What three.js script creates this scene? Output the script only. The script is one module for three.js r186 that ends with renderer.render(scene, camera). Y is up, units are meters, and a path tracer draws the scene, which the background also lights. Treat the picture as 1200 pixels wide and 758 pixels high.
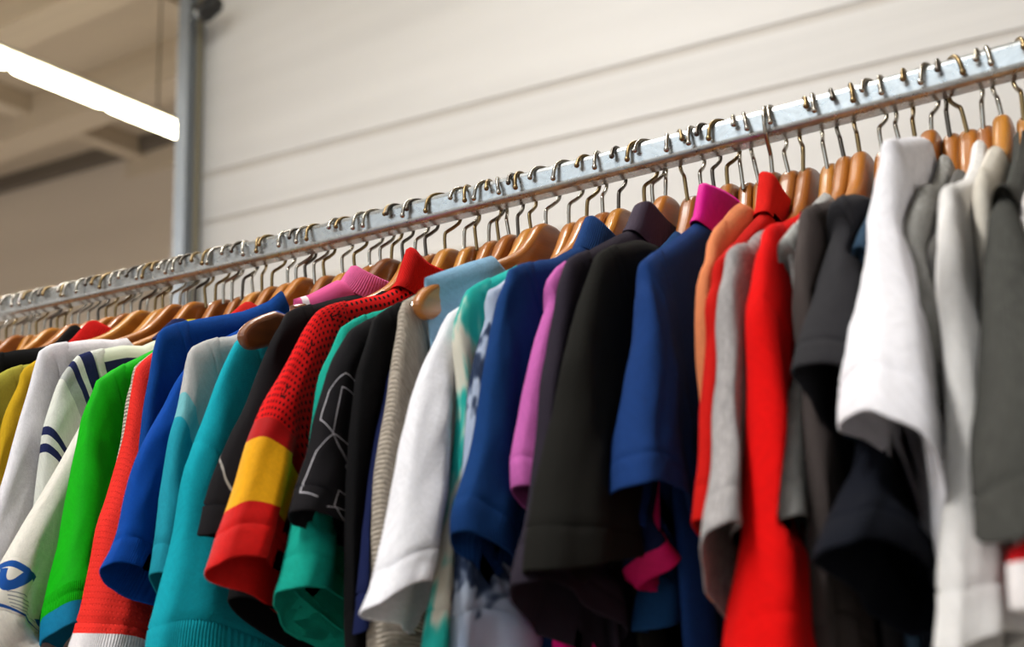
import * as THREE from 'three';
import { mergeGeometries } from 'three/addons/utils/BufferGeometryUtils.js';
import { RoundedBoxGeometry } from 'three/addons/geometries/RoundedBoxGeometry.js';
import { ImprovedNoise } from 'three/addons/math/ImprovedNoise.js';
import { RectAreaLightUniformsLib } from 'three/addons/lights/RectAreaLightUniformsLib.js';

// ------------------------------------------------------------------ camera, sky, large lights, exposure
const RAIL_Y = 1.75, FOCAL = 1330;                     // rail height; focal length in pixels of the 1200x758 frame
const CAM = new THREE.Vector3(0.5, 1.3797, 0.884);
const CF = new THREE.Vector3(-0.50143939, 0.22827483, -0.83453529).normalize();
const CU = new THREE.Vector3(0.15484744, 0.97267009, 0.17301784).normalize();
const CR = new THREE.Vector3().crossVectors(CF, CU).normalize();
const scene = new THREE.Scene();
const camera = new THREE.PerspectiveCamera(2 * Math.atan(379 / FOCAL) * 180 / Math.PI, 1200 / 758, 0.05, 60);
camera.position.copy(CAM);
camera.up.copy(CU);
camera.lookAt(CAM.clone().add(CF));
camera.focus = 1.06;
camera.userData.fStop = 4.2;
const SKY = new THREE.Color().setRGB(1.3, 1.5, 1.66);
scene.background = SKY;
const renderer = new THREE.WebGLRenderer();
renderer.toneMapping = THREE.LinearToneMapping;
renderer.toneMappingExposure = 1.36;
renderer.shadowMap.enabled = true;
RectAreaLightUniformsLib.init();
const TUBE_POWER = 100;                                 // radiance of one fluorescent batten

// ------------------------------------------------------------------ helpers
let seed = 12345;
const rnd = () => { seed = (seed * 1664525 + 1013904223) >>> 0; return seed / 4294967296; };
const rr = (a, b) => a + (b - a) * rnd();
const noise = new ImprovedNoise();
const lerp = (a, b, t) => a + (b - a) * t;
const clamp = (x, a, b) => Math.min(b, Math.max(a, x));
const smooth = (a, b, x) => { const t = clamp((x - a) / (b - a), 0, 1); return t * t * (3 - 2 * t); };
const names = new Map();
function numbered(n) { const k = names.get(n) || 0; names.set(n, k + 1); return k ? `${n}_${String(k).padStart(3, '0')}` : n; }
function mesh(name, geo, m, parent) {
  const o = new THREE.Mesh(geo, m); o.name = name; o.castShadow = o.receiveShadow = true;
  if (parent) parent.add(o); return o;
}
function thing(name, label, category, pos = [0, 0, 0], group) {
  const g = new THREE.Group(); g.name = numbered(name); g.position.set(...pos);
  g.userData = { label, category }; if (group) g.userData.group = group;
  scene.add(g); return g;
}
function struct(name, geo, m) { const o = mesh(name, geo, m, scene); o.userData = { kind: 'structure', label: STRUCT_LABEL[name] || name.replace(/_/g, ' '), category: 'structure' }; return o; }
const STRUCT_LABEL = {};
function box(x0, x1, y0, y1, z0, z1) { const g = new THREE.BoxGeometry(x1 - x0, y1 - y0, z1 - z0); g.translate((x0 + x1) / 2, (y0 + y1) / 2, (z0 + z1) / 2); return g; }
// a photo pixel gives a direction; the distance comes from the vertical plane of the hanger (x = X)
function ray(px, py) { return new THREE.Vector3().addScaledVector(CF, FOCAL).addScaledVector(CR, px - 600).addScaledVector(CU, 379 - py).normalize(); }
function onX(px, py, X) { const d = ray(px, py), t = (X - CAM.x) / d.x; return [CAM.z + t * d.z, CAM.y + t * d.y - RAIL_Y]; }   // -> [a (towards the room), h (above the rail)]
const railSag = x => 0.01672 * (x / 0.9) ** 2;

// ------------------------------------------------------------------ textures
function dataTex(n, fn, srgb, sizeM) {
  const d = new Uint8Array(n * n * 4);
  for (let y = 0; y < n; y++) for (let x = 0; x < n; x++) {
    const c = fn(x / n, y / n), i = (y * n + x) * 4;
    for (let k = 0; k < 3; k++) d[i + k] = clamp(Math.round(255 * (Array.isArray(c) ? c[k] : c)), 0, 255);
    d[i + 3] = 255;
  }
  const t = new THREE.DataTexture(d, n, n, THREE.RGBAFormat);
  t.wrapS = t.wrapT = THREE.RepeatWrapping; t.magFilter = THREE.LinearFilter; t.minFilter = THREE.LinearMipmapLinearFilter; t.generateMipmaps = true;
  if (srgb) t.colorSpace = THREE.SRGBColorSpace;
  t.repeat.set(1 / sizeM, 1 / sizeM); t.needsUpdate = true; return t;
}
const tn = (u, v, f, z = 0) => {                      // tiling noise
  const a = u * Math.PI * 2, b = v * Math.PI * 2, k = f / 6.2832;
  return noise.noise(Math.cos(a) * k + 31.1, Math.sin(a) * k + 7.7 + Math.cos(b) * k * 1.3, Math.sin(b) * k * 1.3 + z);
};
const rng2 = (() => { let s = 77; return () => { s = (s * 1103515245 + 12345) & 0x7fffffff; return s / 0x7fffffff; }; })();
const heather = dataTex(256, (u, v) => 0.93 + 0.05 * (rng2() - 0.5) + 0.02 * tn(u, v, 9) + 0.04 * tn(u, v, 34, 3), true, 0.12);
const marl = dataTex(256, (u, v) => 0.86 + 0.16 * (rng2() - 0.5) + 0.1 * tn(u, v, 60) + 0.16 * noise.noise(u * 60, v * 9, 4), true, 0.1);
const slub = dataTex(256, (u, v) => 0.86 + 0.10 * (rng2() - 0.5) + 0.16 * noise.noise(u * 10, v * 90, 2) + 0.05 * tn(u, v, 12), true, 0.12);
const knitBump = dataTex(256, (u, v) => 0.5 + 0.22 * Math.sin(u * Math.PI * 2 * 32) * Math.cos(v * Math.PI * 2 * 24) + 0.25 * tn(u, v, 40) + 0.15 * (rng2() - 0.5), false, 0.05);
const ribBump = dataTex(256, (u, v) => 0.5 + 0.42 * Math.sin(u * Math.PI * 2 * 14) + 0.1 * (rng2() - 0.5), false, 0.042);
const crossRib = dataTex(256, (u, v) => 0.5 + 0.36 * Math.sin(v * Math.PI * 2 * 14) + 0.22 * (rng2() - 0.5), false, 0.05);
const meshBump = dataTex(256, (u, v) => { const k = 9, i = Math.floor(v * k); const x = (u * k + (i % 2) * 0.5) % 1 - 0.5, y = (v * k) % 1 - 0.5; return x * x + y * y < 0.05 ? 0.05 : 0.85; }, false, 0.045);
const meshMap = dataTex(256, (u, v) => { const k = 9, i = Math.floor(v * k); const x = (u * k + (i % 2) * 0.5) % 1 - 0.5, y = (v * k) % 1 - 0.5; return x * x + y * y < 0.035 ? [1, 1, 1] : [0.94, 0.9, 0.9]; }, true, 0.045);
function canvasTex(w, h, draw) {
  const c = document.createElement('canvas'); c.width = w; c.height = h;
  const g = c.getContext('2d'); draw(g, w, h);
  const t = new THREE.CanvasTexture(c); t.colorSpace = THREE.SRGBColorSpace; t.wrapS = t.wrapT = THREE.RepeatWrapping; return t;
}
const woodMap = dataTex(256, (u, v) => {
  const g = 0.5 + 0.5 * Math.sin((v * 9 + 0.7 * tn(u, v, 3)) * Math.PI * 2), f = 0.5 + 0.5 * noise.noise(u * 6, v * 120, 1);
  const k = 0.80 + 0.10 * g + 0.12 * f; return [k, k * 0.985, k * 0.96];
}, true, 0.16);
const zinc = dataTex(256, (u, v) => 0.8 + 0.1 * tn(u, v, 14) + 0.09 * tn(u, v, 45, 5) + 0.04 * (rng2() - 0.5), false, 0.12);
const zincCol = dataTex(256, (u, v) => { const k = 0.9 + 0.05 * tn(u, v, 20, 9) + 0.03 * tn(u, v, 60, 2); return [k, k, k]; }, true, 0.12);
const plaster = dataTex(256, (u, v) => 0.95 + 0.03 * tn(u, v, 5) + 0.025 * tn(u, v, 19, 3), true, 1.6);

// ------------------------------------------------------------------ materials
const matCache = new Map();
function fabric(hex, kind = 'jersey') {
  const key = hex + kind; if (matCache.has(key)) return matCache.get(key);
  const p = { color: hex, roughness: 0.92, metalness: 0, specularIntensity: 0.25, side: THREE.DoubleSide };
  if (kind === 'jersey') Object.assign(p, { map: heather, bumpMap: knitBump, bumpScale: 0.0004 });
  if (kind === 'marl') Object.assign(p, { map: marl, bumpMap: knitBump, bumpScale: 0.0005 });
  if (kind === 'rib') Object.assign(p, { map: heather, bumpMap: ribBump, bumpScale: 0.0005 });
  if (kind === 'sweater') Object.assign(p, { map: slub, bumpMap: crossRib, bumpScale: 0.0009 });
  if (kind === 'ribknit') Object.assign(p, { map: slub, bumpMap: crossRib, bumpScale: 0.0016 });
  if (kind === 'mesh') Object.assign(p, { map: meshMap, bumpMap: meshBump, bumpScale: 0.0009, roughness: 0.8 });
  if (kind === 'satin') Object.assign(p, { map: heather, bumpMap: knitBump, bumpScale: 0.0002, roughness: 0.62 });
  const m = new THREE.MeshPhysicalMaterial(p);
  matCache.set(key, m); return m;
}
function printed(tex, extra = {}) { return new THREE.MeshPhysicalMaterial({ map: tex, roughness: 0.9, specularIntensity: 0.25, side: THREE.DoubleSide, bumpMap: knitBump, bumpScale: 0.0003, ...extra }); }
const WOODS = ['#b8711a', '#ab6614', '#c28024', '#a05c12'].map(c => new THREE.MeshPhysicalMaterial({ color: c, map: woodMap, roughness: 0.42, clearcoat: 0.7, clearcoatRoughness: 0.22 }));
const DARKWOOD = new THREE.MeshPhysicalMaterial({ color: '#7d4519', map: woodMap, roughness: 0.4, clearcoat: 0.7, clearcoatRoughness: 0.25 });
const STEEL = new THREE.MeshStandardMaterial({ color: '#a59f96', metalness: 1, roughness: 0.24 });
const BRASSY = new THREE.MeshStandardMaterial({ color: '#84704f', metalness: 1, roughness: 0.3 });
const DARKSTEEL = new THREE.MeshStandardMaterial({ color: '#5f5953', metalness: 1, roughness: 0.3 });
const RAILMAT = new THREE.MeshStandardMaterial({ color: '#d3d8da', map: zincCol, metalness: 0.85, roughness: 0.36, roughnessMap: zinc, bumpMap: zinc, bumpScale: 0.00002 });
const WALL = new THREE.MeshStandardMaterial({ color: '#e6e3e1', map: plaster, roughness: 0.85 });
const FARWALL = new THREE.MeshStandardMaterial({ color: '#d3c6b8', map: plaster, roughness: 0.9 });
const CONCRETE = new THREE.MeshStandardMaterial({ color: '#cbbca8', map: plaster, roughness: 0.9 });
const GROOVE = new THREE.MeshStandardMaterial({ color: '#c9c3bd', roughness: 0.9 });
const FLOOR = new THREE.MeshStandardMaterial({ color: '#8f8a84', map: plaster, roughness: 0.6 });
const POSTMAT = new THREE.MeshStandardMaterial({ color: '#8d949c', metalness: 0.6, roughness: 0.45 });
const OLIVEPIPE = new THREE.MeshStandardMaterial({ color: '#6b6450', roughness: 0.6 });
const BLACKPLASTIC = new THREE.MeshStandardMaterial({ color: '#161514', roughness: 0.5 });
const DARKBEAM = new THREE.MeshStandardMaterial({ color: '#6a6259', roughness: 0.8 });
const TUBEGLOW = new THREE.MeshStandardMaterial({ color: '#ffffff', emissive: '#fff6d2', emissiveIntensity: 16, roughness: 0.5 });
const WHITEENAMEL = new THREE.MeshStandardMaterial({ color: '#e8e6da', roughness: 0.4 });
const GLASS = new THREE.MeshPhysicalMaterial({ color: '#ffffff', transmission: 1, thickness: 0, roughness: 0.02, ior: 1.5 });

// ------------------------------------------------------------------ the hall
const X0 = -17, X1 = 6, Z1 = 5.5, CEIL = 6.6;
const WN = new THREE.Vector3(Math.sin(4 * Math.PI / 180), 0, Math.cos(4 * Math.PI / 180));   // the back wall is turned 4 degrees from the rail
function wallPoint(px, py, D) { const d = ray(px, py); return CAM.clone().addScaledVector(d, -D / d.dot(WN)); }
function onWall(g, D) { g.rotateY(4 * Math.PI / 180); g.translate(CAM.x - WN.x * D, 0, CAM.z - WN.z * D); return g; }   // local x along the wall, z = 0 its face
STRUCT_LABEL.floor = 'grey concrete floor of the hall'; STRUCT_LABEL.ceiling = 'beige concrete ceiling with beams above the far hall';
const floor = struct('floor', box(X0, X1, -0.2, 0, -14, Z1 + 0.3), FLOOR);
const ceiling = struct('ceiling', box(X0, X1, CEIL, CEIL + 0.25, -14, Z1 + 0.3), CONCRETE);
for (let k = 0; k < 9; k++) { const z = -7.6 + k * 1.5; mesh('beam', box(X0, X1, CEIL - 0.42, CEIL, z - 0.17, z + 0.17), CONCRETE, ceiling); }
for (let k = 0; k < 7; k++) { const x = -15.2 + k * 2.9; mesh('purlin', box(x - 0.11, x + 0.11, CEIL - 0.22, CEIL, -9, Z1), CONCRETE, ceiling); }
// white wall behind the rack, made of panels with recessed joints
STRUCT_LABEL.wall_back = 'white panelled wall behind the clothes rack';
const WD = 3.9, wl = -3.62, wr = 7.2;
const seams = [[1.34, 0.01], [3.126, 0.012], [3.366, 0.017], [4.9, 0.012]];
const wallBack = struct('wall_back', onWall(box(wl, wr, 0, CEIL, -0.2, -0.007), WD), GROOVE);
{
  let y = 0;
  for (const [s, w] of [...seams, [CEIL, 0]]) { mesh('panel', onWall(box(wl, wr, y, s - w, -0.02, 0), WD), WALL, wallBack); y = s + w; }
}
STRUCT_LABEL.trim_1 = 'grey cable trunking running along the white wall behind the hangers';
struct('trim_1', onWall(new RoundedBoxGeometry(9.6, 0.075, 0.06, 2, 0.01).translate(1.9, 2.71, 0.03), WD), GROOVE);
STRUCT_LABEL.wall_far = 'beige far wall seen beyond the steel column';
struct('wall_far', onWall(box(-19, 9, 0, CEIL, -0.2, 0), 9.0), FARWALL);
STRUCT_LABEL.trim_2 = 'dark beam along the top of the beige far wall';
struct('trim_2', onWall(box(-19, -3, CEIL - 0.17, CEIL + 0.0, 0, 0.12), 9.0), DARKBEAM);
struct('wall_left', box(X0 - 0.2, X0, 0, CEIL, -14, Z1 + 0.3), FARWALL);
struct('wall_right', box(X1, X1 + 0.2, 0, CEIL, -14, Z1 + 0.3), WALL);
// wall on the camera's side with a strip of high windows (mirrored in the rail)
const WX = [-4.6, 3.4], WY = [3.1, 4.9];
STRUCT_LABEL.wall_front = 'white wall on the viewer side with a strip of high windows';
struct('wall_front', mergeGeometries([box(X0, X1, 0, WY[0], Z1, Z1 + 0.3), box(X0, X1, WY[1], CEIL, Z1, Z1 + 0.3), box(X0, WX[0], WY[0], WY[1], Z1, Z1 + 0.3), box(WX[1], X1, WY[0], WY[1], Z1, Z1 + 0.3)]), WALL);
for (let k = 0; k < 4; k++) {
  const w = (WX[1] - WX[0]) / 4, x = WX[0] + k * w;
  const win = new THREE.Group(); win.name = `window_${k + 1}`; win.userData = { kind: 'structure', label: 'high window with a white frame in the viewer side wall', category: 'window' }; scene.add(win);
  mesh('window_frame', mergeGeometries([box(x, x + 0.05, WY[0], WY[1], Z1 + 0.1, Z1 + 0.16), box(x + w - 0.05, x + w, WY[0], WY[1], Z1 + 0.1, Z1 + 0.16), box(x, x + w, WY[0], WY[0] + 0.05, Z1 + 0.1, Z1 + 0.16), box(x, x + w, WY[1] - 0.05, WY[1], Z1 + 0.1, Z1 + 0.16)]), WHITEENAMEL, win);
  mesh('pane', box(x + 0.05, x + w - 0.05, WY[0] + 0.05, WY[1] - 0.05, Z1 + 0.128, Z1 + 0.132), GLASS, win);
}
// steel column at the end of the white wall
{
  const c = wallPoint(226, 150, WD - 0.06);
  const p = thing('steel_column', 'blue-grey steel column standing at the end of the white wall', 'column', [c.x, 0, c.z]);
  mesh('shaft', new RoundedBoxGeometry(0.07, CEIL, 0.09, 2, 0.006).translate(-0.035, CEIL / 2, 0), POSTMAT, p);
  mesh('flange', new RoundedBoxGeometry(0.012, CEIL, 0.11, 2, 0.003).translate(0.008, CEIL / 2, 0), POSTMAT, p);
  mesh('conduit', new THREE.CylinderGeometry(0.016, 0.016, CEIL, 14).translate(0.045, CEIL / 2, 0.01), OLIVEPIPE, p);
  mesh('base_plate', new RoundedBoxGeometry(0.24, 0.02, 0.24, 2, 0.004).translate(0, 0.01, 0), POSTMAT, p);
  const s = wallPoint(243, 10, WD - 0.16);
  const g = thing('spotlight_housing', 'small black spotlight housing clamped to the steel column', 'spotlight', [s.x, s.y, s.z]);
  mesh('housing', new THREE.LatheGeometry([[0, -0.07], [0.035, -0.07], [0.045, -0.05], [0.048, 0.03], [0.03, 0.06], [0, 0.065]].map(q => new THREE.Vector2(...q)), 20).rotateZ(-1.15).translate(0.02, 0.0, 0), BLACKPLASTIC, g);
  mesh('bracket', new RoundedBoxGeometry(0.075, 0.025, 0.04, 2, 0.006).translate(-0.05, 0.03, 0), BLACKPLASTIC, g);
  mesh('yoke', new THREE.TorusGeometry(0.05, 0.006, 8, 20, Math.PI).rotateZ(0.4).translate(0.01, 0.015, 0), BLACKPLASTIC, g);
}
// fluorescent battens hung in rows that run across the hall
const TY = 4.8;
function batten(x, z0, z1, label, power = TUBE_POWER) {
  const L = z1 - z0, g = thing('fluorescent_batten', label, 'ceiling light', [x, TY, (z0 + z1) / 2], 'rows of fluorescent battens');
  mesh('housing', new RoundedBoxGeometry(0.09, 0.035, L, 2, 0.008).translate(0, 0.072, 0), WHITEENAMEL, g);
  const n = Math.max(1, Math.round(L / 0.75));
  for (let k = 0; k < n; k++) {
    const l = L / n;
    mesh('tube', new THREE.CapsuleGeometry(0.05, l - 0.11, 6, 16).rotateX(Math.PI / 2).translate(0, 0, -L / 2 + (k + 0.5) * l), TUBEGLOW, g);
  }
  for (const s of [-0.4, 0.4]) mesh('hanging_rod', new THREE.CylinderGeometry(0.006, 0.006, CEIL - TY - 0.08, 8).translate(0, (CEIL - TY) / 2 + 0.04, s * L), DARKSTEEL, g);
  {
    const r = new THREE.RectAreaLight('#fbfaf9', power, 0.1, L);
    r.name = 'tube_light'; r.castShadow = true; r.position.set(0, -0.056, 0); r.rotation.x = -Math.PI / 2; g.add(r);
  }
}
batten(-5.63, -4.72, -1.72, 'glowing fluorescent batten hanging in front of the beige far hall');
batten(-0.75, 0.6, 3.6, 'fluorescent batten hanging above the aisle before the clothes rack', 150);
batten(-0.75, -1.9, 0.2, 'fluorescent batten hanging above the space behind the clothes rack', 56);
batten(-9.6, -3.2, 0.8, 'fluorescent batten hanging in the far hall near the left wall', 700);

// ------------------------------------------------------------------ clothes rack
const rail = thing('clothes_rack', 'galvanised square steel clothes rail spanning the row of garments', 'clothes rack');
{
  const r = 0.0125, cr = 0.0062, prof = [];
  for (const [sx, sy, a0] of [[1, 1, 0], [-1, 1, 90], [-1, -1, 180], [1, -1, 270]])
    for (let k = 0; k <= 5; k++) { const a = (a0 + k * 18) * Math.PI / 180; prof.push([sx * (r - cr) + cr * Math.cos(a), sy * (r - cr) + cr * Math.sin(a), Math.cos(a), Math.sin(a)]); }
  prof.push(prof[0]);
  const n = 60, xa = -1.3, xb = 1.15, P = [], N = [], U = [], I = [];
  let per = [0]; for (let k = 1; k < prof.length; k++) per.push(per[k - 1] + Math.hypot(prof[k][0] - prof[k - 1][0], prof[k][1] - prof[k - 1][1]));
  for (let i = 0; i <= n; i++) {
    const x = lerp(xa, xb, i / n);
    prof.forEach((q, k) => { P.push(x, q[1] + railSag(x), q[0]); N.push(0, q[3], q[2]); U.push(x, per[k]); });
  }
  const m = prof.length;
  for (let i = 0; i < n; i++) for (let k = 0; k < m - 1; k++) { const a = i * m + k, b = a + 1, c = a + m, d = c + 1; I.push(a, c, b, b, c, d); }
  const g = new THREE.BufferGeometry(); g.setAttribute('position', new THREE.Float32BufferAttribute(P, 3)); g.setAttribute('normal', new THREE.Float32BufferAttribute(N, 3)); g.setAttribute('uv', new THREE.Float32BufferAttribute(U, 2)); g.setIndex(I);
  g.translate(0, RAIL_Y, 0);
  mesh('rail', g, RAILMAT, rail);
  for (const x of [xa, xb]) {
    mesh('upright', new RoundedBoxGeometry(0.03, RAIL_Y + railSag(x) + 0.02, 0.03, 2, 0.004).translate(x, (RAIL_Y + railSag(x) + 0.02) / 2 + 0.03, 0), RAILMAT, rail);
    mesh('foot', new RoundedBoxGeometry(0.03, 0.03, 0.6, 2, 0.004).translate(x, 0.03, 0), RAILMAT, rail);
  }
}

// ------------------------------------------------------------------ hangers
const HTOP = [[0, -0.040], [0.012, -0.041], [0.024, -0.047], [0.04, -0.062], [0.06, -0.077], [0.09, -0.090], [0.13, -0.104], [0.17, -0.119], [0.195, -0.129], [0.21, -0.138], [0.2175, -0.148]];
const HBOT = [[0.212, -0.157], [0.2, -0.1585], [0.17, -0.149], [0.12, -0.131], [0.07, -0.113], [0.03, -0.101], [0, -0.098]];
function poly(P, x) { if (x <= P[0][0]) return P[0][1]; for (let k = 1; k < P.length; k++) if (x <= P[k][0]) return lerp(P[k - 1][1], P[k][1], (x - P[k - 1][0]) / (P[k][0] - P[k - 1][0])); return P[P.length - 1][1]; }
const hangTop = a => poly(HTOP, Math.abs(a));
function hangerGeo(thick, notch) {
  const s = new THREE.Shape();
  const right = [...HTOP.map(q => new THREE.Vector2(...q))];
  const curve = new THREE.SplineCurve([...right, ...HBOT.map(q => new THREE.Vector2(...q))]);
  let pts = curve.getPoints(52);
  if (notch) { const out = []; for (const q of pts) { out.push(q); } pts = out.flatMap((q, k) => (k > 0 && pts[k - 1].x < 0.155 && q.x >= 0.155 && q.y > -0.13) ? [new THREE.Vector2(0.152, q.y + 0.002), new THREE.Vector2(0.154, q.y - 0.005), new THREE.Vector2(0.163, q.y - 0.005)] : [q]).filter((q, k, A) => !(q.x > 0.155 && q.x < 0.1629 && q.y > -0.121 && k < A.length)); }
  const left = pts.slice(1, -1).reverse().map(q => new THREE.Vector2(-q.x, q.y));
  const all = [...pts, ...left];
  s.setFromPoints(all);
  const bv = Math.min(0.005, thick * 0.4);
  const g = new THREE.ExtrudeGeometry(s, { depth: thick - 2 * bv, bevelEnabled: true, bevelThickness: bv, bevelSize: bv, bevelOffset: -bv, bevelSegments: 4, curveSegments: 8 });
  g.translate(0, 0, -(thick - 2 * bv) / 2);
  g.rotateY(-Math.PI / 2);
  const q = g.attributes.position; for (let k = 0; k < q.count; k++) q.setX(k, q.getX(k) * lerp(1, 0.8, smooth(0.03, 0.08, Math.abs(q.getZ(k)))));   // arms a little slimmer than the neck
  return g;
}
const HGEO = [hangerGeo(0.0125, false), hangerGeo(0.0125, true), hangerGeo(0.0145, false)];
function hookGeo(rev, k) {
  const s = rev ? -1 : 1, P = [];
  P.push([0, -0.05], [0, -0.040], [0, -0.030], [-0.001, -0.0255], [-0.010, -0.0185], [-0.0165, -0.0125], [-0.0183, -0.006]);
  for (let i = 0; i <= 12; i++) {
    const a = Math.PI * (1 - i / 12 * 0.94);
    const c = Math.cos(a), sn = Math.sin(a), e = 0.86;
    P.push([0.0188 * Math.sign(c) * Math.abs(c) ** e, -0.0015 + (0.0165 - 0.0001) * Math.abs(sn) ** e]);
  }
  if (k === 1) P.push([0.0195, -0.0045]);
  const V = P.map(q => new THREE.Vector3(0, q[1], q[0] * s));
  const t = new THREE.TubeGeometry(new THREE.CatmullRomCurve3(V, false, 'centripetal'), 64, 0.0018, 8);
  const e = V[V.length - 1], b = new THREE.SphereGeometry(0.0026, 10, 8).translate(e.x, e.y, e.z);
  return mergeGeometries([t, b]);
}
const HOOKS = [hookGeo(false, 0), hookGeo(false, 1), hookGeo(true, 0)];
let hangerCount = 0;
const HANGER_LABEL = 'varnished wooden hanger showing only its neck and hook among the packed garments';
function hanger(X, opt = {}) {
  const k = hangerCount++;
  const g = thing('clothes_hanger', opt.label || HANGER_LABEL, 'hanger', [X, RAIL_Y + railSag(X), 0], opt.label ? undefined : 'wooden hangers along the rail');
  const body = mesh('wooden_body', HGEO[opt.kind ?? (k % 5 === 3 ? 2 : k % 2)], opt.mat || WOODS[(k * 7 + (k >> 2)) % 4], g);
  body.scale.set(1, 1, opt.len ?? 1);
  const tilt = opt.tilt ?? 0;                          // rotation about the rail axis: the near arm drops
  body.rotation.x = tilt; body.position.set(0, -0.04 + 0.04 * Math.cos(tilt), 0.04 * Math.sin(tilt) * -1);
  const hk = mesh('hook', HOOKS[opt.rev ? 2 : k % 2], [STEEL, STEEL, BRASSY, DARKSTEEL, STEEL, BRASSY][(k * 5 + 1) % 6], g);
  hk.rotation.y = opt.hookTurn ?? (rr(-0.75, 0.55) * (rnd() < 0.5 ? 1 : 0.5));
  const lz = rr(-0.13, 0.13); hk.rotation.z = lz; hk.position.set(-0.04 * Math.sin(lz), -0.04 + 0.04 * Math.cos(lz), 0);
  return g;
}
const hangAt = (a, tilt, len) => { const h = hangTop(a / len); return h - Math.tan(tilt) * a; };

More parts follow.
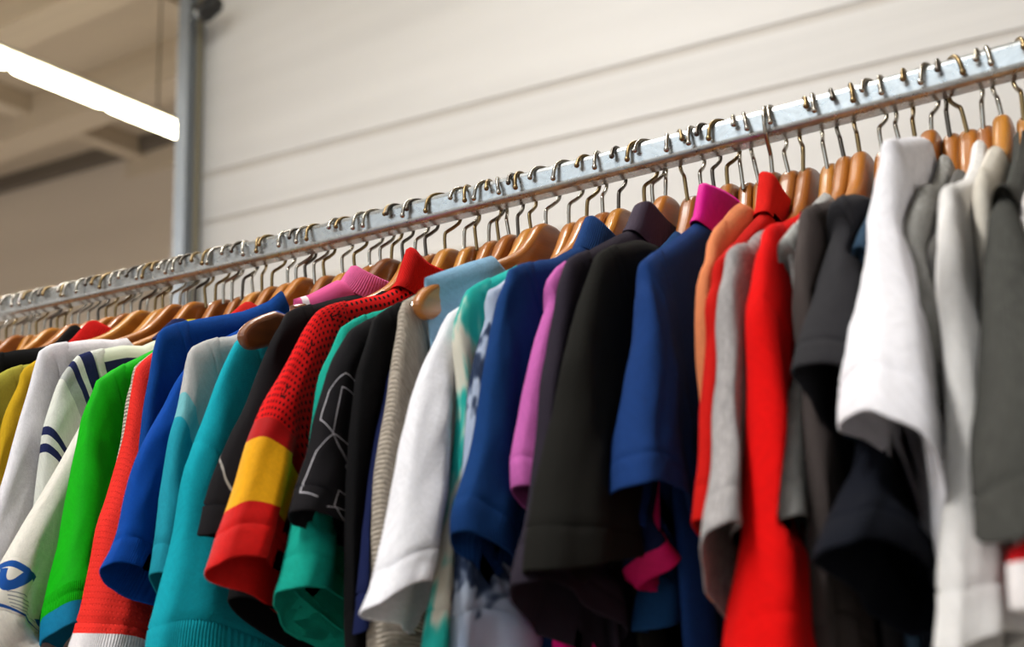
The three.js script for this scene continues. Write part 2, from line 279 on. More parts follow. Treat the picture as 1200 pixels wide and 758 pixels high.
// ------------------------------------------------------------------ garments
// G: X = place on the rail; sh = shoulder line, out = outer sleeve edge, hem = inner hem corner (all photo pixels in the plane x = X)
const G = [];
function add(o) { G.push(o); }
const PRN = {
  dots: canvasTex(256, 256, (c, w, h) => { c.fillStyle = '#d20f10'; c.fillRect(0, 0, w, h); c.fillStyle = '#2a0507'; for (let y = 0; y < 8; y++) for (let x = 0; x < 8; x++) { c.beginPath(); c.arc((x + (y % 2) * 0.5 + 0.25) * 32, (y + 0.5) * 32, 8.2, 0, 7); c.fill(); } c.strokeStyle = '#2a0507'; c.lineWidth = 9; c.beginPath(); c.arc(150, 120, 24, 0.3, 2.9); c.moveTo(150, 80); c.lineTo(150, 144); c.moveTo(132, 92); c.lineTo(168, 92); c.stroke(); }),
  lines: canvasTex(1024, 1024, (c, w, h) => {
    c.fillStyle = '#1a181b'; c.fillRect(0, 0, w, h); c.strokeStyle = '#cfcbd2'; c.lineWidth = 4.5; c.lineJoin = 'round';
    const L = p => { c.beginPath(); p.forEach(([x, y], k) => k ? c.lineTo(x * 0.66 * w, y * h) : c.moveTo(x * 0.66 * w, y * h)); c.stroke(); };
    L([[0.40, 0.15], [0.28, 0.14], [0.27, 0.25], [0.33, 0.30]]);
    L([[0.44, 0.42], [0.24, 0.33], [0.14, 0.38], [0.03, 0.50], [0.02, 0.63], [0.22, 0.68], [0.45, 0.76]]);
    L([[0.44, 0.40], [0.24, 0.40], [0.14, 0.45], [0.15, 0.66], [0.45, 0.78]]);
    L([[0.32, 0.41], [0.30, 0.60], [0.28, 0.74], [0.40, 0.82]]);
    L([[0.48, 0.64], [0.30, 0.62], [0.16, 0.66], [0.03, 0.76], [0.005, 0.93], [0.14, 0.945]]);
    L([[0.22, 0.97], [0.44, 0.92]]); L([[0.34, 0.86], [0.27, 0.87], [0.26, 0.95], [0.32, 1.0]]);
    L([[0.95, 0.55], [0.9, 0.75], [0.97, 0.9]]);
  }),
  tieAqua: canvasTex(512, 512, (c, w, h) => {
    const im = c.createImageData(w, h);
    for (let y = 0; y < h; y++) for (let x = 0; x < w; x++) {
      const n = noise.noise(x / 60, y / 60, 3) + 0.5 * noise.noise(x / 22, y / 22, 8);
      const v = y / h; let k = 0.5 + 0.5 * Math.sin((v * 2.05 + 0.08) * Math.PI * 2 + 2.2 * n + 0.6);
      k = smooth(0.1, 0.95, k); const i = (y * w + x) * 4;
      const cr = [226, 222, 206], aq = [38, 176, 165];
      for (let q = 0; q < 3; q++) im.data[i + q] = lerp(cr[q], aq[q], k); im.data[i + 3] = 255;
    }
    c.putImageData(im, 0, 0);
  }),
  tieDenim: canvasTex(512, 512, (c, w, h) => {
    const im = c.createImageData(w, h);
    for (let y = 0; y < h; y++) for (let x = 0; x < w; x++) {
      const n = noise.noise(x / 50, y / 34, 13) + 0.6 * noise.noise(x / 17, y / 15, 18);
      const v = y / h; let k = 0.5 + 0.5 * Math.sin((v * 2.2 + 0.55) * Math.PI * 2 + 1.6 * n);
      k = 0.9 * smooth(0.62, 1.0, k); const i = (y * w + x) * 4, q0 = 0.5 + 0.5 * noise.noise(x / 30, y / 60, 30);
      const cr = [lerp(150, 205, q0), lerp(165, 215, q0), lerp(195, 232, q0)], aq = [28, 40, 66];
      for (let q = 0; q < 3; q++) im.data[i + q] = lerp(cr[q], aq[q], k); im.data[i + 3] = 255;
    }
    c.putImageData(im, 0, 0);
  }),
  emblem: canvasTex(1024, 512, (c, w, h) => {
    c.fillStyle = '#e3ded3'; c.fillRect(0, 0, w, h); c.strokeStyle = '#1b4f9c'; c.fillStyle = '#1b4f9c';
    for (const ox of [0, 512]) {
      c.lineWidth = 52; c.beginPath(); c.moveTo(ox - 30, 60); c.bezierCurveTo(ox + 140, 20, ox + 300, 120, ox + 540, 60); c.stroke();
      c.beginPath(); c.moveTo(ox - 30, 420); c.bezierCurveTo(ox + 160, 380, ox + 320, 470, ox + 540, 420); c.stroke();
      c.beginPath(); c.moveTo(ox, 80); c.bezierCurveTo(ox + 60, 330, ox + 200, 330, ox + 250, 90); c.lineTo(ox + 190, 90); c.bezierCurveTo(ox + 150, 230, ox + 90, 200, ox + 70, 90); c.fill();
      c.lineWidth = 64; c.beginPath(); c.moveTo(ox + 300, 110); c.bezierCurveTo(ox + 330, 300, ox + 360, 360, ox + 460, 420); c.stroke();
      c.strokeStyle = '#8d8f92'; c.lineWidth = 9; for (let k = 0; k < 5; k++) { c.beginPath(); c.moveTo(ox + 150 + k * 14, 270 + k * 28); c.lineTo(ox + 300 + k * 10, 230 + k * 34); c.stroke(); }
      c.strokeStyle = '#1b4f9c';
    }
  }),
  reflect: canvasTex(512, 512, (c, w, h) => { c.fillStyle = '#161417'; c.fillRect(0, 0, w, h); c.strokeStyle = '#9b968e'; c.lineWidth = 5; c.beginPath(); c.moveTo(0, 0.76 * h); c.lineTo(0.16 * w, 0.92 * h); c.stroke(); c.beginPath(); c.moveTo(w, 0.76 * h); c.lineTo(0.9 * w, 0.68 * h); c.stroke(); }),
  pinkTrim: canvasTex(512, 16, (c, w, h) => { c.fillStyle = '#dd5c96'; c.fillRect(0, 0, w, h); c.fillStyle = '#f3e6ec'; c.fillRect(0.322 * w, 0, 0.02 * w, h); c.fillRect(0.908 * w, 0, 0.02 * w, h); }),
  rugby: canvasTex(64, 256, (c, w, h) => { c.fillStyle = '#d3dac4'; c.fillRect(0, 0, w, h); c.fillStyle = '#262a4e'; for (let k = 0; k < 4; k++) c.fillRect(0, k * 64 + 8, w, 26); }),
  neon: canvasTex(256, 64, (c, w, h) => { c.fillStyle = '#131313'; c.fillRect(0, 0, w, h); c.fillStyle = '#5bd81a'; for (let k = 0; k < 4; k++) c.fillRect(k * 64 + 6, 0, 22, h); }),
};
PRN.pinkTrim.repeat.set(1 / 0.4, 1);
PRN.dots.repeat.set(1 / 0.05, 1 / 0.05); PRN.rugby.repeat.set(1 / 0.2, 1 / 0.112); PRN.neon.repeat.set(1 / 0.085, 1 / 0.3);
const FITTED = printed(PRN.emblem); FITTED.userData.fit = 1.5;
const WHITE = '#ecebec', BLACK = '#1d1c1f';
// far left, mostly out of the picture
[['dark brown shirt hanging near the rack upright', '#2a211c'], ['navy shirt hanging past the black collared shirt', '#161c33'], ['grey shirt among the dark ones past the black collar', '#5b5a5a'], ['dark green shirt among the dark ones past the black collar', '#1d2f26'], ['charcoal shirt hanging last in the row by the rack upright', '#232326']].forEach(([label, col], k) => {
  const o = { name: 'shirt', cat: 'shirt', label, X: [-0.76, -0.615, -0.65, -0.69, -0.81][k], shA: [[0.06, -0.08], [0.2, -0.135]], outA: [[0.22, -0.2], [0.235, -0.32]], mat: fabric(col) }; add(o);
});
add({ name: 'shirt', cat: 'shirt', label: 'black collared shirt at the far end of the rail', X: -0.585, shA: [[0.06, -0.075], [0.2, -0.128]], outA: [[0.225, -0.2], [0.24, -0.32]], mat: fabric('#0e0e10'), collar: { lift: 0.022, mat: fabric('#0e0e10', 'rib') } });
add({ name: 'polo_shirt', cat: 'polo shirt', label: 'dark polo shirt with red collar at the far rail end', X: -0.556, shA: [[0.06, -0.08], [0.2, -0.135]], outA: [[0.22, -0.2], [0.235, -0.32]], mat: fabric('#1b1a1d'), collar: { lift: 0.02, mat: fabric('#d31a17', 'rib') } });
add({ name: 'shirt', cat: 'shirt', label: 'plain black shirt beside the olive shirt', X: -0.53, sh: [[53, 405], [25, 409], [-5, 415], [-30, 424]], out: [[-45, 450], [-60, 520], [-75, 640]], mat: fabric('#0c0c0e') });
add({ name: 'shirt', cat: 'shirt', label: 'olive green shirt between the black and mustard shirts', X: -0.503, sh: [[52, 423], [33, 425], [5, 436], [-8, 446]], out: [[-18, 470], [-35, 540], [-60, 660]], mat: fabric('#a9a23f') });
add({ name: 'shirt', cat: 'shirt', label: 'mustard yellow shirt next to the white long sleeved shirt', X: -0.477, sh: [[50, 420], [36, 426], [25, 436]], out: [[17, 448], [0, 482], [-20, 560], [-40, 680]], mat: fabric('#c9a11d') });
add({ name: 'shirt', cat: 'shirt', label: 'plain white shirt with smooth long sleeve beside the mustard shirt', X: -0.45, sh: [[149, 396], [100, 398], [61, 404], [46, 413]], out: [[38, 425], [24, 470], [6, 527], [-22, 620], [-40, 700], [-50, 780]], hem: [30, 800], armhole: 0.15, tH: 0.035, fold: 0.8, mat: fabric('#eeebf0') });
{
  const ivory = fabric('#e4e6dc'), navy = fabric('#232a56'), grey = fabric('#b9bcb8');
  add({ name: 'rugby_shirt', cat: 'shirt', label: 'white shirt with navy stripes across shoulder and sleeve', X: -0.418, sh: [[176, 402], [140, 405], [112, 411], [90, 418]], out: [[79, 425], [65, 443], [55, 470], [45, 502], [42, 530], [36, 590], [28, 660]], hem: [80, 690], tH: 0.035, fold: 0.7, mat: ivory, bodyMat: printed(PRN.rugby),
    bands: [[2, ivory, 'sleeve_panel'], [4, navy, 'stripe'], [5, ivory, 'sleeve_panel'], [6, navy, 'stripe'], [8, grey, 'stripe'], [14, ivory, 'sleeve_panel'], [15, navy, 'stripe'], [16, ivory, 'sleeve_panel'], [17, navy, 'stripe'], [-1, ivory, 'sleeve_panel']], collar: { lift: 0.016, mat: fabric('#232a56', 'rib'), a: 0.055, near: 0.012 } });
  add({ name: 'shirt', cat: 'shirt', label: 'cream shirt with a blue wave emblem printed round its wide sleeve', X: -0.392, shA: [[0.06, -0.1], [0.12, -0.15], [0.155, -0.19]], out: [[112, 462], [90, 500], [66, 543], [44, 582], [20, 622], [0, 657], [-18, 690], [-32, 720], [-45, 758]], hem: [45, 800], tH: 0.05, fold: 0.6, mat: fabric('#dfdccf'),
    bands: [[23, fabric('#e3ded3'), 'sleeve'], [27, FITTED, 'printed_band', 'blue wave emblem'], [-1, fabric('#e3ded3'), 'sleeve_end']], collar: { lift: 0.014, mat: fabric('#b8a12a', 'rib'), near: 0.008 } });
}
add({ name: 'polo_shirt', cat: 'polo shirt', w: 2.2, label: 'bright green polo shirt with blue trimmed sleeve opening', X: -0.362, sh: [[174, 413], [150, 424], [130, 436], [113, 448]], out: [[105, 457], [94, 482], [83, 524], [72, 572], [61, 619], [50, 660], [41, 697], [38, 734]], hem: [112, 770], tH: 0.062, fold: 0.7, hemDip: 0.055, lean: 0.004, mat: fabric('#0bb309', 'satin'),
  bands: [[26, fabric('#0bb309', 'satin'), 'sleeve'], [28, fabric('#12b30d', 'rib'), 'cuff'], [-1, fabric('#1486b4', 'satin'), 'trim', 'blue edge trim']] });
add({ name: 'sweater', cat: 'sweater', w: 0.5, label: 'cream ribbed knit squeezed between the green and coral tops', X: -0.333, sh: [[172, 420], [164, 425], [158, 432]], out: [[150, 448], [146, 460], [136, 520], [130, 548], [118, 600], [108, 660]], hem: [150, 680], tH: 0.02, fold: 0.4, mat: fabric('#d8cdbd', 'ribknit') });
add({ name: 'sports_jersey', cat: 'jersey', w: 1.2, label: 'coral red mesh jersey with a white sleeve hem', X: -0.31, sh: [[176, 418], [168, 424], [161, 432]], out: [[152, 447], [146, 480], [138, 524], [124, 575], [112, 612], [100, 670], [88, 722], [79, 748], [74, 764]], hem: [172, 790], tH: 0.045, fold: 0.9, mat: fabric('#f0342a', 'mesh'), bands: [[28, fabric('#f0342a', 'mesh'), 'sleeve'], [-1, fabric('#f3ecee', 'rib'), 'cuff', 'white hem']], collar: { lift: 0.013, mat: fabric('#d8271f', 'rib') } });
add({ name: 'polo_shirt', cat: 'polo shirt', w: 0.5, label: 'royal blue polo shirt with smooth shoulder beside the coral jersey', X: -0.284, sh: [[330, 347], [285, 365], [230, 374], [205, 380], [188, 388]], out: [[178, 400], [170, 440], [163, 480], [158, 518], [152, 570], [146, 630]], hem: [190, 640], tH: 0.022, fold: 0.5, mat: fabric('#064390') });
add({ name: 'polo_shirt', cat: 'polo shirt', w: 1.3, label: 'royal blue polo shirt with a ribbed cuff beside the colour block shirt', X: -0.258, shA: [[0.06, -0.085], [0.14, -0.13], [0.185, -0.165]], out: [[206, 440], [185, 478], [158, 527], [143, 578], [129, 629], [113, 662]], hem: [176, 684], tH: 0.036, fold: 0.8, hemDip: 0.02, mat: fabric('#0546a0'), cuffMat: fabric('#0546a0', 'rib') });
{
  const grey = fabric('#c4c3c1'), light = fabric('#79c0c8'), teal = fabric('#239fb4');
  add({ name: 'polo_shirt', cat: 'polo shirt', label: 'colour block shirt of pale grey, light teal and deeper teal', X: -0.234, sh: [[285, 389], [258, 395], [238, 402], [224, 409]], out: [[214, 419], [209, 443], [200, 479], [191, 512], [184, 555], [177, 599], [172, 636], [167, 672]], hem: [200, 690], tH: 0.034, fold: 0.8, mat: grey,
    bands: [[10, grey, 'sleeve_panel'], [13, light, 'sleeve_panel', 'light teal panel'], [26, teal, 'sleeve_panel', 'teal panel'], [-1, fabric('#239fb4', 'rib'), 'cuff', 'teal ribbed cuff']] });
  add({ name: 'polo_shirt', cat: 'polo shirt', label: 'turquoise shirt with wide smooth sleeve hanging below a bare hanger tip', X: -0.198, sh: [[304, 391], [292, 391], [282, 394]], out: [[266, 408], [252, 436], [237, 482], [224, 520], [216, 545], [204, 629], [192, 680], [182, 722], [176, 752], [174, 775]], hem: [292, 788], tH: 0.046, fold: 0.7, armhole: 0.2, seamRows: [13], mat: fabric('#10a5b6'), cuffMat: fabric('#10a5b6', 'rib') });
}
add({ name: 'tank_top', cat: 'tank top', label: 'pink sleeveless top with a white trim line and bare hanger tip', X: -0.17, sh: [[415, 322], [398, 326], [363, 345], [340, 354]], out: [[336, 362], [338, 400], [345, 470], [350, 560], [350, 760]], tank: true, tiltSet: 0.03, hangLen: 1, tb: 0.0092, mat: fabric('#e0609a'), bodyMat: printed(PRN.pinkTrim), hang: { kind: 1, mat: DARKWOOD, label: 'brown wooden hanger with notched bare tip under the pink top' }, collar: { lift: 0.02, mat: fabric('#e86aa4', 'rib'), near: 0.006 } });
add({ name: 'shirt', cat: 'shirt', label: 'black shirt with a grey reflective line on its sleeve', X: -0.141, sh: [[420, 343], [400, 348], [351, 361], [336, 368]], out: [[324, 378], [312, 398], [295, 447], [283, 478], [271, 504], [252, 558], [244, 592], [237, 620]], hem: [300, 628], tH: 0.034, fold: 0.8, uvNorm: true, mat: fabric('#161417'), sleeveMat: printed(PRN.reflect) });
add({ name: 'shirt', cat: 'shirt', w: 0.35, label: 'plain black shirt whose sleeve end hangs below the red and yellow sleeve', X: -0.126, shA: [[0.06, -0.09], [0.15, -0.14], [0.19, -0.17]], out: [[340, 420], [315, 500], [290, 590], [272, 660], [265, 697]], hem: [318, 726], tH: 0.03, fold: 0.2, mat: fabric('#0f0e10') });
{
  const red = fabric('#d0130f', 'satin'), dr = fabric('#b30d0e', 'satin'), yel = fabric('#f2ab12', 'satin');
  add({ name: 'polo_shirt', cat: 'polo shirt', w: 1.6, label: 'red polo shirt dotted in black with red and yellow sleeve bands', X: -0.104, sh: [[455, 342], [424, 349], [395, 356], [376, 363]], out: [[362, 371], [350, 389], [330, 426], [306, 468], [289, 506], [284, 522], [276, 552], [262, 597], [252, 625], [243, 652]], hem: [316, 690], tH: 0.04, fold: 0.9, hemDip: 0.02, mat: printed(PRN.dots),
    bands: [[17, printed(PRN.dots), 'sleeve', 'red sleeve with black dots'], [19, dr, 'sleeve_band', 'plain red band'], [25, yel, 'sleeve_band', 'yellow band'], [-1, red, 'sleeve_band', 'bright red band']], collar: { lift: 0.034, mat: fabric('#c8140f', 'rib'), near: 0.01 } });
}
add({ name: 'shirt', cat: 'shirt', w: 1.6, label: 'teal green shirt between the dotted red polo and the graphic black shirt', X: -0.082, sh: [[461, 357], [430, 368], [400, 384]], out: [[384, 400], [366, 432], [357, 462], [350, 507], [342, 550], [332, 585], [317, 640], [304, 686]], hem: [380, 718], tH: 0.05, fold: 1.0, hemDip: 0.03, mat: fabric('#12a08c') });
add({ name: 'sports_jersey', cat: 'jersey', w: 0.7, label: 'black jersey with neon green stripes seen below the teal shirt', X: -0.0425, tank: true, shA: [[0.06, -0.1], [0.12, -0.15], [0.15, -0.175]], outA: [[0.17, -0.25], [0.2, -0.34], [0.205, -0.42], [0.205, -0.7]], mat: printed(PRN.neon), tb: 0.0055 });
add({ name: 't_shirt', cat: 't-shirt', label: 'black t-shirt printed with thin white angular lines', X: -0.054, sh: [[456, 364], [440, 371], [412, 387]], out: [[396, 402], [384, 425], [376, 450], [366, 485], [359, 520], [348, 560], [336, 598]], hem: [406, 622], tH: 0.036, fold: 0.6, uvNorm: true, mat: fabric('#161417'), sleeveMat: printed(PRN.lines) });
add({ name: 'shirt', cat: 'shirt', w: 0.5, label: 'plain black shirt between the graphic t-shirt and the beige sweater', X: -0.031, sh: [[470, 354], [452, 364], [440, 373]], out: [[427, 392], [415, 432], [409, 470], [404, 540], [402, 640], [402, 760]], hem: [450, 770], tH: 0.022, fold: 0.5, seamRows: [9], mat: fabric('#100f11') });
add({ name: 'shirt', cat: 'shirt', w: 0.6, label: 'dark navy shirt showing as a narrow strip beside the beige sweater', X: -0.02, shA: [[0.06, -0.09], [0.14, -0.14], [0.18, -0.18]], out: [[452, 430], [442, 474], [434, 505], [420, 602], [411, 690], [407, 742]], hem: [452, 700], tH: 0.026, fold: 0.6, mat: fabric('#17204a') });
add({ name: 'sweater', cat: 'sweater', label: 'beige ribbed sweater with a long straight sleeve', X: -0.006, sh: [[496, 342], [484, 348], [472, 356]], out: [[461, 380], [453, 438], [448, 480], [441, 530], [436, 602], [434, 700], [434, 790]], hem: [478, 800], tH: 0.03, fold: 0.5, seamRows: [9], mat: fabric('#bfb3a4', 'sweater') });
add({ name: 'tank_top', cat: 'tank top', label: 'light blue sleeveless top draped over a hanger end', X: 0.01, sh: [[578, 314], [551, 323], [521, 331], [498, 337]], out: [[490, 344], [490, 372], [494, 410], [500, 470], [505, 560], [505, 760]], tank: true, hangLen: 1, tb: 0.0095, tiltSet: 0.04, mat: fabric('#8bb4d2'), hang: { kind: 0 } });
add({ name: 't_shirt', cat: 't-shirt', w: 2, label: 'white t-shirt with an open turned sleeve beside the light blue top', X: 0.034, sh: [[556, 350], [542, 358], [528, 367]], out: [[506, 390], [495, 414], [483, 447], [468, 500], [451, 578], [438, 632], [430, 663], [418, 693]], hem: [506, 718], tH: 0.046, fold: 1.0, hemDip: 0.03, seamRows: [6], mat: fabric('#efeef4') });
add({ name: 't_shirt', cat: 't-shirt', w: 0.8, label: 'aqua and cream tie dye t-shirt beside the white t-shirt', X: 0.053, sh: [[604, 312], [576, 325], [560, 334], [548, 342]], out: [[536, 352], [529, 374], [527, 402], [529, 450], [524, 520], [516, 590], [506, 650], [492, 720], [484, 770]], hem: [548, 790], tH: 0.03, fold: 0.7, uvNorm: true, mat: printed(PRN.tieAqua) });
add({ name: 't_shirt', cat: 't-shirt', label: 'pale blue and navy tie dye t-shirt beside the blue polo', X: 0.07, sh: [[590, 332], [580, 337], [572, 343]], out: [[566, 362], [556, 405], [549, 447], [546, 500], [540, 570], [533, 640], [528, 700], [524, 770]], hem: [606, 780], tH: 0.036, fold: 0.9, uvNorm: true, mat: printed(PRN.tieDenim) });
add({ name: 'polo_shirt', cat: 'polo shirt', label: 'mid blue polo shirt with a blue and orange collar', X: 0.086, sh: [[655, 300], [630, 305], [612, 311], [598, 317]], out: [[588, 326], [581, 342], [576, 370], [566, 426], [560, 480], [551, 532], [541, 570], [534, 595], [533, 618]], hem: [596, 694], tH: 0.034, fold: 0.9, hemDip: 0.02, mat: fabric('#123a72'), cuffMat: fabric('#123a72', 'rib'), collar: { lift: 0.02, inner: fabric('#e0561a', 'rib'), mat: fabric('#1d427a', 'rib') } });
add({ name: 't_shirt', cat: 't-shirt', label: 'orchid pink t-shirt between the blue polo and the plum shirt', X: 0.111, sh: [[656, 312], [648, 322], [641, 335]], out: [[634, 352], [627, 374], [619, 410], [613, 444], [606, 500], [600, 550], [600, 568]], hem: [640, 590], tH: 0.026, fold: 0.6, mat: fabric('#cc68b4') });
add({ name: 'dress', cat: 'dress', w: 0.8, label: 'hot pink dress showing at the bottom below the plum shirt', X: 0.1195, tank: true, shA: [[0.06, -0.1], [0.12, -0.15], [0.15, -0.18]], outA: [[0.165, -0.25], [0.185, -0.34], [0.2, -0.41], [0.2, -0.7]], mat: fabric('#e30c7c'), tb: 0.012 });
add({ name: 'shirt', cat: 'shirt', label: 'dark plum grey shirt with collar beside the black t-shirt', X: 0.132, sh: [[733, 269], [703, 287], [680, 298], [666, 305]], out: [[654, 315], [648, 332], [643, 356], [636, 402], [628, 447], [622, 505], [614, 570], [602, 625], [592, 660], [590, 672]], hem: [650, 712], tH: 0.036, fold: 0.7, hemDip: 0.02, mat: fabric('#2b2530'), collar: { lift: 0.024, mat: fabric('#463c49', 'rib') } });
add({ name: 't_shirt', cat: 't-shirt', w: 1.8, label: 'black t-shirt with a wide loose sleeve beside the navy polo', X: 0.1515, sh: [[769, 282], [745, 281], [718, 288], [700, 300]], out: [[684, 316], [675, 340], [666, 366], [651, 426], [646, 470], [634, 530], [624, 575], [612, 630], [606, 666]], hem: [726, 664], tH: 0.045, fold: 0.9, hemDip: 0.014, lean: 0.004, mat: fabric('#171613') });
add({ name: 'polo_shirt', cat: 'polo shirt', w: 1.8, label: 'navy polo shirt with a magenta collar', X: 0.189, sh: [[815, 262], [790, 280], [766, 298], [754, 309]], out: [[744, 322], [738, 345], [734, 375], [728, 414], [720, 470], [714, 520], [709, 557]], hem: [762, 596], tH: 0.05, fold: 1.0, hemDip: 0.018, mat: fabric('#193a74'), cuffMat: fabric('#193a74', 'rib'), collar: { lift: 0.036, mat: fabric('#d8138f', 'satin'), label: 'magenta collar', near: 0.006 } });
{
  const nv = fabric('#121c3c'), pk = fabric('#cf1766', 'satin');
  add({ name: 'sports_jersey', cat: 'jersey', w: 1.5, label: 'navy jersey with a magenta band lining its sleeve opening', X: 0.177, shA: [[0.06, -0.11], [0.11, -0.17], [0.14, -0.22]], out: [[757, 500], [747, 560], [736, 610], [733, 640], [742, 668]], hem: [818, 668], tH: 0.05, fold: 0.9, hemDip: 0.02, mat: nv, bands: [[28, nv, 'sleeve'], [-1, pk, 'sleeve_lining', 'magenta sleeve lining']] });
  add({ name: 'shirt', cat: 'shirt', w: 1.6, label: 'petrol blue shirt whose sleeve opening hangs lowest under the navy jersey', X: 0.1655, shA: [[0.06, -0.11], [0.11, -0.17], [0.14, -0.22]], out: [[770, 540], [756, 620], [742, 690], [738, 728]], hem: [806, 744], tH: 0.05, fold: 0.8, hemDip: 0.016, mat: fabric('#15406e') });
}
add({ name: 'shirt', cat: 'shirt', w: 0.4, label: 'peach orange shirt beside the navy polo', X: 0.229, sh: [[878, 226], [858, 244], [842, 266], [832, 282]], out: [[821, 300], [815, 318], [814, 350], [816, 400], [822, 470], [828, 560], [832, 680]], hem: [860, 700], tH: 0.02, fold: 0.5, mat: fabric('#e58a5c'), hang: { rev: true, hookTurn: 0.15, mat: DARKWOOD } });
add({ name: 'polo_shirt', cat: 'polo shirt', w: 0.4, label: 'red polo shirt with an upturned collar beside the peach shirt', X: 0.242, sh: [[872, 272], [855, 290], [842, 308]], out: [[832, 328], [826, 354], [827, 397], [824, 450], [820, 520], [815, 600]], hem: [850, 640], tH: 0.02, fold: 0.5, mat: fabric('#c9160f'), collar: { lift: 0.03, inner: fabric('#141a30', 'rib'), mat: fabric('#dc1a12', 'rib'), near: 0.008 } });
add({ name: 't_shirt', cat: 't-shirt', w: 1.5, label: 'light heather grey t-shirt beside the long bright red shirt', X: 0.2555, sh: [[881, 280], [866, 287], [856, 295]], out: [[845, 311], [838, 335], [836, 397], [832, 450], [827, 497], [816, 560], [806, 615]], hem: [846, 668], tH: 0.036, fold: 0.9, hemDip: 0.02, mat: fabric('#b3aeae', 'marl') });
add({ name: 'shirt', cat: 'shirt', w: 1.8, label: 'bright red shirt with a long straight sleeve', X: 0.274, sh: [[941, 248], [914, 262], [898, 268]], out: [[887, 275], [880, 290], [871, 325], [863, 368], [862, 420], [857, 542], [847, 683], [838, 790]], hem: [900, 830], tH: 0.056, fold: 0.9, lean: 0.004, seamRows: [9], mat: fabric('#e00605') });
add({ name: 't_shirt', cat: 't-shirt', w: 1.6, label: 'light grey t-shirt sleeve lying over the bright red shirt', X: 0.2885, shA: [[0.06, -0.09], [0.14, -0.13], [0.185, -0.158]], out: [[930, 330], [928, 400], [917, 457], [908, 510], [901, 560], [896, 606]], hem: [940, 622], tH: 0.034, fold: 0.4, hemDip: 0.01, mat: fabric('#c6c5c1', 'marl') });
add({ name: 'jacket', cat: 'jacket', label: 'brownish grey jacket hanging as a long straight strip', X: 0.3015, sh: [[974, 232], [955, 240], [942, 248]], out: [[930, 266], [925, 290], [923, 320], [926, 370], [932, 428], [936, 542], [944, 640], [952, 790]], hem: [990, 800], tH: 0.024, fold: 1.3, mat: fabric('#4b4341') });
add({ name: 't_shirt', cat: 't-shirt', w: 1.5, label: 'charcoal t-shirt with a short open sleeve beside the brownish jacket', X: 0.319, sh: [[1016, 228], [1000, 227], [986, 230], [976, 240]], out: [[968, 262], [962, 290], [954, 315], [941, 366], [931, 420]], hem: [985, 520], tH: 0.045, fold: 1.0, hemDip: 0.02, mat: fabric('#2e2d30') });
add({ name: 't_shirt', cat: 't-shirt', label: 'steel blue t-shirt behind the white t-shirt with curled hem', X: 0.333, shA: [[0.06, -0.09], [0.14, -0.14], [0.18, -0.17]], out: [[1008, 300], [1000, 335], [992, 385], [984, 430], [975, 476]], hem: [1020, 500], tH: 0.03, fold: 0.5, mat: fabric('#33495e') });
add({ name: 'shirt', cat: 'shirt', label: 'dark navy shirt hanging low under the charcoal sleeve', X: 0.345, shA: [[0.06, -0.1], [0.14, -0.15], [0.18, -0.19]], out: [[1018, 510], [1004, 550], [986, 586], [974, 612], [970, 626]], hem: [1040, 690], tH: 0.04, fold: 0.8, mat: fabric('#090d18') });
add({ name: 't_shirt', cat: 't-shirt', w: 2.2, label: 'white t-shirt with a wavy curled sleeve hem beside the charcoal one', X: 0.3575, sh: [[1088, 160], [1068, 160], [1050, 163], [1038, 168]], out: [[1028, 180], [1021, 215], [1018, 255], [1015, 320], [1012, 375], [1005, 440], [1001, 495], [1000, 535]], hem: [1082, 620], tH: 0.05, fold: 1.2, hemDip: -0.075, mat: fabric('#efedf3') });
add({ name: 't_shirt', cat: 't-shirt', label: 'pale grey marl t-shirt between two white shirts', X: 0.3705, sh: [[1112, 210], [1096, 214], [1080, 221]], out: [[1064, 232], [1056, 250], [1054, 275], [1059, 320], [1064, 400], [1068, 440], [1074, 468]], hem: [1104, 470], tH: 0.03, fold: 0.6, mat: fabric('#a5a39e', 'marl') });
add({ name: 't_shirt', cat: 't-shirt', w: 0.5, label: 'mid grey t-shirt mostly hidden behind the creased white shirt', X: 0.383, shA: [[0.06, -0.09], [0.14, -0.14], [0.18, -0.17]], out: [[1084, 290], [1090, 330], [1096, 370], [1100, 405]], hem: [1118, 420], tH: 0.026, fold: 0.5, mat: fabric('#6d6a67', 'marl') });
add({ name: 'shirt', cat: 'shirt', label: 'creased white shirt with a long hanging sleeve beside the dark grey one', X: 0.3955, sh: [[1164, 196], [1142, 205], [1120, 214], [1107, 223]], out: [[1096, 238], [1092, 260], [1094, 300], [1100, 335], [1108, 385], [1114, 450], [1120, 560], [1124, 660], [1127, 748]], hemW: 0.06, tH: 0.022, fold: 1.0, mat: fabric('#e9e6e4') });
add({ name: 'shirt', cat: 'shirt', w: 0.4, label: 'cream shirt between the creased white and the dark grey shirts', X: 0.409, shA: [[0.06, -0.075], [0.14, -0.12], [0.18, -0.15]], outA: [[0.2, -0.2], [0.205, -0.3], [0.21, -0.6]], hemW: 0.1, tH: 0.016, fold: 0.4, mat: fabric('#d9d2c6') });
add({ name: 'sweatshirt', cat: 'sweatshirt', label: 'dark grey green sweatshirt above a red and white striped sleeve', X: 0.424, sh: [[1204, 205], [1186, 212], [1172, 220]], out: [[1162, 230], [1154, 250], [1149, 300], [1147, 348], [1145, 420], [1144, 500], [1145, 560], [1146, 628]], hem: [1205, 600], tH: 0.06, fold: 0.6, lean: 0.01, mat: fabric('#4a4a46', 'marl') });
